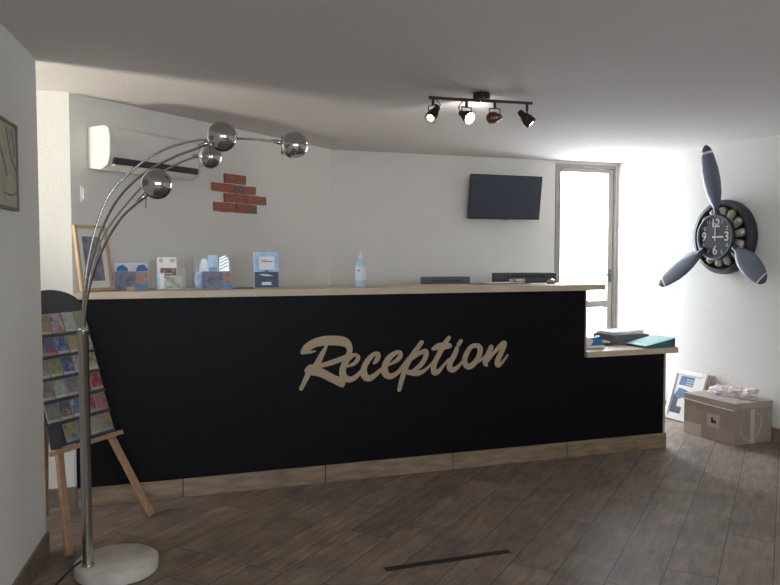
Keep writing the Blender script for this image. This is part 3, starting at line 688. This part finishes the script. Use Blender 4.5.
# leaflets in a small clear stand
st = thing('leaflet_stand', 'small clear stand holding a brown leaflet and a green one', 'leaflet holder', T(.215, 4.315, ZC))
mb = MB(); mb.box((-.075, -.03, 0), (.075, .035, .002)); mb.box((-.075, .033, .002), (.075, .035, .12)); mb.box((-.015, -.03, .002), (.075, -.028, .06)); mb.box((.073, -.028, .002), (.075, .033, .08)); mb.build('clear_tray', M['acrylic'], st)
lf = thing('leaflet', 'tall white leaflet with a brown photo in the small clear stand', 'leaflet', leaned((.138, 4.317, ZC+.0025), 0, .10))
mb = MB(); mb.box((0, 0, 0), (.105, .178, .004)); mb.build('sheet', M['paper'], lf)
mb = MB(); mb.box((.018, .062, .0041), (.103, .118, .0046)); mb.build('photo', printed('brown_photo', [(.03, .02, .02), (.14, .06, .05), (.30, .20, .16)], 40), lf)
mb = MB(); pkp = printed('pinkish_print', [(.42, .33, .32), (.6, .5, .48)], 50)
for bx_ in (((.035, .083, .0047), (.08, .090, .005)), ((.012, .150, .0041), (.03, .172, .0045)), ((.07, .150, .0041), (.098, .170, .0045))):
    mb = MB(); mb.box(*bx_); mb.build('print', pkp, lf)
lf = thing('leaflet', 'short green leaflet standing in front of the tall brown one', 'leaflet', leaned((.182, 4.296, ZC+.0025), 0, .06))
mb = MB(); mb.box((0, 0, 0), (.085, .075, .003)); mb.build('sheet', M['paper'], lf)
mb = MB(); mb.box((.003, .003, .0031), (.082, .072, .0036)); mb.build('photo', printed('green_photo', [(.10, .12, .06), (.30, .32, .20), (.5, .48, .38)], 32), lf)
lf = thing('leaflet', 'narrow pale blue leaflet at the left edge of the small clear stand', 'leaflet', leaned((.150, 4.292, ZC+.0025), 0, .05))
mb = MB(); mb.box((-.014, 0, 0), (.026, .092, .003)); mb.build('sheet', M['sky'], lf)
mb = MB(); mb.box((.002, .004, .0031), (.024, .086, .0036)); mb.build('photo', M['paper'], lf)

acrylic_box('leaflet_box', 'clear leaflet box holding a silver striped packet, next to the tall blue brochure', .336, .545, 4.295, 4.350, .175, .098, .380, .74)
o = crumple('blue_bag', 'round pale blue bag at the left end of the second leaflet box', 'bag', (.362, 4.325, ZC+.0025), (.022, .016, .050), M['sky'], 5)
pk = thing('packet', 'upright blue packet in the second leaflet box', 'packet', leaned((.415, 4.318, ZC+.0025), 0, .03))
mb = MB(); mb.box((0, 0, 0), (.055, .192, .008), .003); mb.build('pouch', M['sky'], pk); mb = MB(); mb.box((.006, .03, .0081), (.049, .12, .0086)); mb.build('print', M['blue'], pk)
pk = thing('packet', 'silver striped packet in the second leaflet box', 'packet', leaned((.478, 4.318, ZC+.0025), 0, .03))
mb = MB(); mb.prism([(0, 0), (.052, 0), (.052, .165), (.035, .190), (0, .175)], 0, .008); mb.build('pouch', M['silver'], pk)
mb = MB()
for k in range(4): mb.prism([(.003, .105+.018*k), (.05, .130+.018*k), (.05, .136+.018*k), (.003, .111+.018*k)], .0081, .0086)
mb.build('stripe', M['navy'], pk)
pk = thing('packet', 'clear crinkled bag at the left inside the second leaflet box', 'packet', leaned((.372, 4.330, ZC+.0025), 0, .03))
mb = MB(); mb.prism([(0, 0), (.042, 0), (.046, .150), (.030, .172), (.008, .165), (-.004, .12)], 0, .008); mb.build('pouch', mat('frosted_film', (.62, .64, .66), .25, vary=.2, vscale=70), pk)
mb = MB(); mb.box((-.055, -.03, 0), (.055, .03, .006), .001); o = mb.build('business_card_stack', M['darkgrey']); o.location = (.610, 4.30, ZC); tag(o, 'flat dark cards lying between the second leaflet box and the blue brochure', 'cards')

br = thing('brochure', 'tall blue brochure of sky and sea standing alone on the counter', 'brochure', leaned((.676, 4.318, ZC), 0, .08))
mb = MB(); mb.box((0, 0, -.006), (.146, .210, 0), .001, 1); mb.build('booklet', M['paper'], br)
mb = MB(); mb.box((.002, .095, .0001), (.144, .208, .0006)); mb.build('sky_picture', mat('brochure_sky', (.34, .50, .74), .4, vary=.3, vscale=14), br)
mb = MB(); mb.box((.002, .002, .0001), (.144, .095, .0006)); mb.build('sea_picture', M['navy'], br)
mb = MB(); mb.box((.030, .108, .0007), (.120, .185, .0009)); mb.build('title_panel', mat('brochure_pale', (.72, .78, .80), .4), br)
mb = MB(); mb.box((.038, .163, .0010), (.080, .167, .0013)); mb.box((.045, .153, .0010), (.110, .159, .0013)); mb.build('title', M['red'], br)
mb = MB(); mb.prism([(.045, .104), (.066, .097), (.072, .094), (.078, .097), (.098, .104), (.078, .101), (.074, .104), (.068, .101)], .0010, .0014); mb.build('aeroplane', M['dark'], br)
mb = MB(); mb.prism([(.030, .078), (.070, .070), (.115, .072), (.080, .080), (.05, .083)], .0007, .001); mb.box((.045, .018, .0007), (.10, .036, .001)); mb.build('white_print', M['paper'], br)

sb = thing('sanitizer_bottle', 'pump bottle of pale blue hand sanitizer on the counter', 'bottle', T(1.33, 4.34, ZC))
mb = MB(); mb.lathe([(.032, 0), (.035, .004), (.035, .125), (.033, .140), (.022, .158), (.013, .166), (.013, .172)], 28, Matrix.Diagonal((1, .72, 1, 1))); mb.build('bottle', M['gel'], sb, True)
mb = MB(); mb.lathe([(.0352, .04), (.0354, .041), (.0354, .124), (.0352, .125)], 28, Matrix.Diagonal((1, .72, 1, 1)), cap=False); mb.build('label', mat('sanitizer_label', (.68, .76, .78), .4), sb, True)
mb = MB(); mb.lathe([(.015, .170), (.015, .186), (.006, .188), (.006, .203), (.010, .204), (.010, .214), (.004, .218)], 20); mb.tube([(0, 0, .209), (-.024, -.002, .211), (-.034, -.003, .205)], [.006, .005, .0035], 8); mb.build('pump', M['white'], sb, True)
mb = MB(); mb.box((-.024, -.0262, .098), (-.012, -.0240, .103)); mb.box((-.026, -.0250, .088), (-.022, -.0235, .103)); mb.build('logo', M['navy'], sb)

mg = thing('magazine', 'open magazine with a dark cover lying flat on the counter top', 'magazine', T(2.35, 4.47, ZC, R(4)))
mb = MB(); mb.box((-.20, -.05, 0), (.20, .06, .004), .001); mb.build('cover', M['dark'], mg)
mb = MB(); mb.box((-.10, -.048, .004), (.17, .058, .010), .002); mb.build('pages', M['paper'], mg)
pk = thing('sweet_packet', 'small brown and white packet on the magazine by the right monitor', 'packet', T(2.475, 4.45, ZC+.0105, R(8)))
mb = MB(); mb.box((-.06, -.02, 0), (.055, .02, .024), .008); mb.build('wrapper', printed('sweet_wrapper', [(.20, .10, .06), (.36, .20, .13), (.5, .42, .38)], 40), pk)
mb = MB(); mb.box((-.028, -.0212, .008), (.025, -.0195, .020)); mb.build('label_strip', M['paper'], pk)
bl = thing('service_bell', 'round silver service bell near the right end of the tall counter', 'bell', T(2.705, 4.40, ZC) @ Matrix.Scale(.8, 4))
mb = MB(); mb.lathe([(.034, 0), (.036, .004), (.034, .010)], 28); mb.build('base', M['dark'], bl, True)
mb = MB(); mb.lathe([(.0335, .0102), (.032, .020), (.025, .032), (.013, .039), (.004, .041), (0, .0412)], 28); mb.build('dome', M['chrome'], bl, True)
mb = MB(); mb.lathe([(.004, .041), (.005, .047), (.003, .050)], 12); mb.build('button', M['chrome'], bl, True)

def monitor(label, x0, x1, y, ztop, h, m_):
    d = thing('computer_monitor', label, 'monitor', T((x0+x1)/2, y, .7405)); w = (x1-x0)/2; zt = ztop-.7405
    mb = MB(); mb.box((-w, -.02, zt-h), (w, .025, zt), .006); c = mb.build('casing', m_, d)
    mb = MB(); mb.box((-w+.012, .0251, zt-h+.012), (w-.012, .0262, zt-.012)); mb.build('screen', M['screen'], d)
    mb = MB(); mb.box((-w*.7, -.045, zt-h*.8), (w*.7, -.02, zt-.045), .01); mb.build('back_bulge', m_, d)
    mb = MB()
    for k in range(9): mb.box((-w*.6+k*w*.14, -.0215, zt-.034), (-w*.6+k*w*.14+w*.08, -.0195, zt-.022))
    mb.build('vent_slots', M['dark'], d)
    mb = MB(); mb.box((-.03, -.035, .01), (.03, -.005, zt-h+.05), .004); mb.box((-.12, -.09, 0), (.12, .09, .012), .004); mb.build('stand', m_, d)
    return d
monitor('narrow grey monitor showing over the middle of the counter', 1.985, 2.365, 4.98, 1.169, .31, mat('monitor_grey', (.115, .13, .13), .5))
monitor('wide dark monitor showing over the counter left of the glass door', 2.563, 3.098, 4.98, 1.194, .33, M['darkgrey'])

# ------------------------------------------------------------------ things on the low worktop
ZL = .6905
td = thing('tape_dispenser', 'blue tape dispenser against the end of the tall counter', 'tape dispenser', T(2.985, 4.30, ZL, R(-12)))
mb = MB(); mb.box((-.07, -.03, 0), (.07, .03, .020), .006); mb.build('base', M['white'], td)
mb = MB(); mb.prism([(-.02, .02), (.05, .02), (.055, .045), (.035, .085), (.005, .07), (-.01, .045)], -.026, .026, Matrix(((1, 0, 0, 0), (0, 0, -1, 0), (0, 1, 0, 0), (0, 0, 0, 1)))); mb.build('body', M['blue'], td)
mb = MB(); mb.lathe([(.014, -.012), (.026, -.012), (.026, .012), (.014, .012)], 20, Matrix.Translation((-.035, 0, .046)) @ Matrix.Rotation(PI/2, 4, 'X')); mb.build('tape_roll', M['white'], td, True)
pt = thing('desk_organizer', 'small dark desk organizer with a white top, half hidden by the tall counter', 'organizer', T(2.868, 4.34, ZL))
mb = MB(); mb.box((-.036, -.05, 0), (.036, .05, .055), .004); mb.build('cup', M['darkgrey'], pt); mb = MB(); mb.box((-.033, -.045, .0552), (.034, .045, .080), .004); mb.build('note_block', M['paper'], pt); mb = MB(); mb.tube([(-.022, 0, .08), (-.026, .0, .115)], .006, 8); mb.build('stub', M['dark'], pt)

rb = thing('ring_binder', 'teal ring binder lying on the low end of the counter', 'binder', T(3.300, 4.160, ZL))
mt = Matrix(((1, 0, 0, 0), (0, 0, -1, .22), (0, 1, 0, 0), (0, 0, 0, 1)))
mb = MB(); mb.prism([(0, .012), (.002, .0155), (.244, .0635), (.244, .060)], 0, .22, mt); mb.build('front_cover', M['teal'], rb)
mb = MB(); mb.prism([(0, 0), (.244, 0), (.244, .0035), (0, .0035)], 0, .22, mt); mb.build('back_cover', M['tealdark'], rb)
mb = MB(); mb.prism([(.2442, 0), (.248, 0), (.248, .0635), (.2442, .0635)], 0, .22, mt); mb.build('spine', M['tealdark'], rb)
mb = MB(); mb.prism([(.01, .0037), (.242, .0037), (.242, .048), (.02, .0125)], .012, .205, mt); mb.build('page_block', M['tealdark'], rb)

pp = thing('document_folder', 'dark document folder with loose white sheets, under the papers', 'folder', T(3.06, 4.53, ZL, R(-6)))
mb = MB(); mb.box((-.15, -.13, 0), (.15, .13, .018), .003); mb.build('cover', M['darkgrey'], pp)
mb = MB(); mb.prism([(-.145, .0), (.14, 0), (.14, .010), (-.10, .060), (-.145, .055)], -.12, .12, Matrix(((1, 0, 0, 0), (0, 0, -1, 0), (0, 1, 0, .0182), (0, 0, 0, 1)))); mb.build('sheets', M['paper'], pp)
ps = thing('paper_stack', 'heap of white papers behind the teal binder', 'papers', T(3.395, 4.555, ZL, R(7)))
mb = MB(); mb.box((-.15, -.13, 0), (.15, .13, .062), .004); mb.build('folder', mat('folder_slate', (.16, .165, .20), .5), ps)
for k in range(5):
    mb = MB(); mb.box((-.15, -.105, .0625+.005*k), (.15, .105, .0665+.005*k), 0, 1, Matrix.Translation(((.0, .015, -.03, .02, -.04)[k], 0, 0)) @ Matrix.Rotation(R((-7, 12, -16, 20, 3)[k]), 4, 'Z')); mb.build('sheet', M['paper'], ps)

# ------------------------------------------------------------------ floor on the right: frames, box, tissue
RB0 = Vector((4.22, 5.72, 0))
def floor_frame(label, s0, d0, d1, w, h, fwid, depth, art, m_):
    slope = (d0-d1)/h
    W = (Vector((0, 0, 1)) - RN*slope).normalized()
    o = thing('framed_picture', label, 'picture', fmat(RB0 + RU*s0 + RN*d0 + Vector((0, 0, .002)), RU, W, RU.cross(W)))
    mb = MB(); z = depth
    mb.box((0, 0, 0), (fwid, h, z), .002, 1); mb.box((w-fwid, 0, 0), (w, h, z), .002, 1); mb.box((fwid, 0, 0), (w-fwid, fwid, z), .002, 1); mb.box((fwid, h-fwid, 0), (w-fwid, h, z), .002, 1); mb.build('frame', m_, o)
    mb = MB(); mb.box((fwid, fwid, .003), (w-fwid, h-fwid, z-.008)); mb.build('mat_board', M['cream'], o)
    if art:
        zz = z-.0078
        mb = MB(); mb.box((.05, .055, zz), (.16, .110, zz+.0006)); mb.prism([(.05, .11), (.105, .11), (.105, .205), (.05, .205)], zz, zz+.0006); mb.build('dark_shape', mat('art_navy', (.010, .018, .045), .5), o)
        mb = MB(); mb.prism([(.06, .2), (.11, .17), (.20, .21), (.23, .235), (.16, .255), (.09, .262)], zz+.0008, zz+.0014); mb.build('blue_shape', M['artblue'], o)
        mb = MB(); mb.prism([(.075, .285), (.225, .285), (.225, .360), (.085, .360)], zz, zz+.0006); mb.build('blue_shape', M['artblue'], o)
        mb = MB()
        for k in range(3): mb.box((.15, .296+.019*k, zz+.0008), (.255, .300+.019*k, zz+.0013))
        mb.build('white_line', M['paper'], o)
    return o
floor_frame('white framed blue print leaning on the right wall behind the cardboard box', .785, .150, .022, .340, .408, .036, .022, True, M['white'])
floor_frame('plain framed picture leaning behind the white framed blue print', .835, .112, .003, .332, .400, .022, .018, False, M['beech_edge'])

BXm = T(3.94, 4.008, 0, R(3))
bx = thing('cardboard_box', 'taped cardboard box on the floor against the right wall', 'box', BXm)
bw, bdp, bh = .352, .475, .296
mb = MB(); mb.box((0, 0, .0), (bw, bdp, bh-.045), .004); mb.build('carton', M['card'], bx)
mb = MB(); mb.box((-.004, -.004, bh-.0449), (bw+.004, bdp+.004, bh), .004); mb.build('lid', M['cardlid'], bx)
for bx_ in (((.145, -.0012, .0), (.185, -.0002, bh-.05)), ((-.0012, .30, .0), (-.0002, .47, .085))):
    mb = MB(); mb.box(*bx_); mb.build('packing_tape', M['tape'], bx)
mb = MB(); mb.tube(smooth_path([(.05, -.002, .14), (.07, -.002, .06), (.13, -.002, .03), (.20, -.002, .05), (.245, -.002, .12), (.235, -.002, .19), (.19, -.002, .215)], 5), .0035, 6); mb.build('tape_edge', M['tape'], bx)
mb = MB(); mb.tube(smooth_path([(-.006, .01, bh-.050), (-.006, .16, bh-.050), (-.006, .32, bh-.046), (-.006, .47, bh-.040)], 4), .003, 6); mb.build('string', M['paper'], bx)
lb = MB(); lb.box((-.0016, .135, .095), (-.0004, .245, .185)); lbo = lb.build('shipping_label', mat('label_pinkish', (.50, .42, .41), .6), bx)
hm = Matrix(((0, 0, -1, -.0017), (-1, 0, 0, .19), (0, 1, 0, .14), (0, 0, 0, 1)))
mb = MB(); mb.prism([(-.022, -.018), (.024, -.020), (.026, .002), (.012, .006), (.008, -.002), (.0, .0), (-.004, .020), (-.014, .024), (-.020, .010)], 0, .0008, hm); mb.build('printed_emblem', M['dark'], lbo)
tm = T(4.155, 4.235, bh+.0005, R(97))
rnd = random.Random(11)
t = bmesh.new(); bmesh.ops.create_icosphere(t, subdivisions=4, radius=1)
for v in t.verts:
    x, y, z = v.co
    n = .5*math.sin(9*x+3*z)+.5*math.sin(11*y-4*x)+.6*math.sin(17*x*y+7*z)+.4*math.sin(23*x+5*y)
    k = 1 + .17*n + .16*(rnd.random()-.5)
    hgt = .062 + .03*math.exp(-((x+.75)/.35)**2)
    v.co = Vector((x*.195*k, y*.075*k*(1+.25*math.sin(4*x)), max(-.006, z*hgt*k)))
mn = min(v.co.z for v in t.verts)
for v in t.verts: v.co.z -= mn
mb = MB(); mb._add(t, Matrix.Identity(4)); o = mb.build('tissue_paper', M['tissue']); o.matrix_world = tm
tag(o, 'crumpled pinkish white tissue paper lying on top of the cardboard box', 'tissue paper')

# ------------------------------------------------------------------ strip of tape on the floor
mb = MB(); mb.prism([(0, -.019), (.588, -.019), (.588, .019), (0, .019)], .0003, .0015); o = mb.build('floor_tape', M['black_tape']); o.location = (.992, 2.892, 0); tag(o, 'black strip of tape stuck on the floor in front of the counter', 'floor tape')

# ------------------------------------------------------------------ daylight
W = bpy.data.worlds.new('overcast'); S.world = W; W.use_nodes = True
wn = W.node_tree; bg = wn.nodes['Background']; bg.inputs['Color'].default_value = (.82, .90, 1.0, 1)
SKY_BACK, SKY_LEFT, SKY_REAR = 37.0, 40.0, 25.0      # brightness of the sky beyond the glazed door, the passage window, the rear windows
tcw = wn.nodes.new('ShaderNodeTexCoord'); sx = wn.nodes.new('ShaderNodeSeparateXYZ'); wn.links.new(tcw.outputs['Generated'], sx.inputs[0])
def smooth(sock, lo, hi, amount):
    r = wn.nodes.new('ShaderNodeMapRange'); r.interpolation_type = 'SMOOTHSTEP'
    r.inputs['From Min'].default_value = lo; r.inputs['From Max'].default_value = hi; r.inputs['To Min'].default_value = 0; r.inputs['To Max'].default_value = amount
    wn.links.new(sock, r.inputs['Value']); return r.outputs['Result']
ng = wn.nodes.new('ShaderNodeMath'); ng.operation = 'MULTIPLY'; ng.inputs[1].default_value = -1; wn.links.new(sx.outputs['X'], ng.inputs[0])
ad = wn.nodes.new('ShaderNodeMath'); wn.links.new(smooth(sx.outputs['Y'], -.1, .35, SKY_BACK-SKY_REAR), ad.inputs[0]); wn.links.new(smooth(ng.outputs[0], .5, .9, SKY_LEFT-SKY_REAR), ad.inputs[1])
a2 = wn.nodes.new('ShaderNodeMath'); wn.links.new(ad.outputs[0], a2.inputs[0]); a2.inputs[1].default_value = SKY_REAR
wn.links.new(a2.outputs[0], bg.inputs['Strength'])
def portal(mtx, w, h):
    l = bpy.data.lights.new('portal', 'AREA'); l.shape = 'RECTANGLE'; l.size = w; l.size_y = h; l.cycles.is_portal = True
    o = bpy.data.objects.new('daylight_portal', l); COL.objects.link(o); o.matrix_world = mtx
def facing(c, n):  # area lights shine along local -z
    n = Vector(n).normalized(); z = -n; x = Vector((0, 0, 1)).cross(z).normalized(); y = z.cross(x)
    return fmat(c, x, y, z)
portal(facing(((D0+D1)/2, 5.86, DT/2), (0, -1, 0)), D1-D0, DT)
portal(facing((-2.51, (PW[0]+PW[1])/2, (PW[2]+PW[3])/2), (1, 0, 0)), PW[1]-PW[0], PW[3]-PW[2])
for a, b in RW: portal(facing(((a+b)/2, -2.61, (RZ[0]+RZ[1])/2), (0, 1, 0)), b-a, RZ[1]-RZ[0])

l = bpy.data.lights.new('passage_uplight', 'SPOT'); l.energy = 250; l.color = (1, .93, .77); l.shadow_soft_size = .16; l.spot_size = R(62); l.spot_blend = .8
o = bpy.data.objects.new('passage_uplight', l); COL.objects.link(o); o.matrix_world = along((-1.95, 3.22, .95), Vector((-1.95, 3.22, .95))-Vector((.1, 3.75, 2.165)))

# ------------------------------------------------------------------ camera
F_PX, HY, CH, YAW = 740.0, 256.0, 1.32, 19.3
cam = bpy.data.cameras.new('camera'); cam.sensor_fit = 'HORIZONTAL'; cam.sensor_width = 36.0; cam.lens = F_PX/780*36.0; cam.clip_start = .02
co = bpy.data.objects.new('camera', cam); COL.objects.link(co); co.location = (0, 0, CH)
co.rotation_euler = (PI/2 - math.atan((292.5-HY)/F_PX), 0, -R(YAW)); S.camera = co

S.view_settings.view_transform = 'Standard'; S.view_settings.look = 'None'; S.view_settings.exposure = -.52; S.view_settings.gamma = 1.0; S.view_settings.use_curve_mapping = False
S.cycles.use_denoising = True
S.cycles.max_bounces = 16; S.cycles.diffuse_bounces = 10; S.cycles.transparent_max_bounces = 24
S.cycles.caustics_reflective = False
S.cycles.sample_clamp_indirect = 8.0
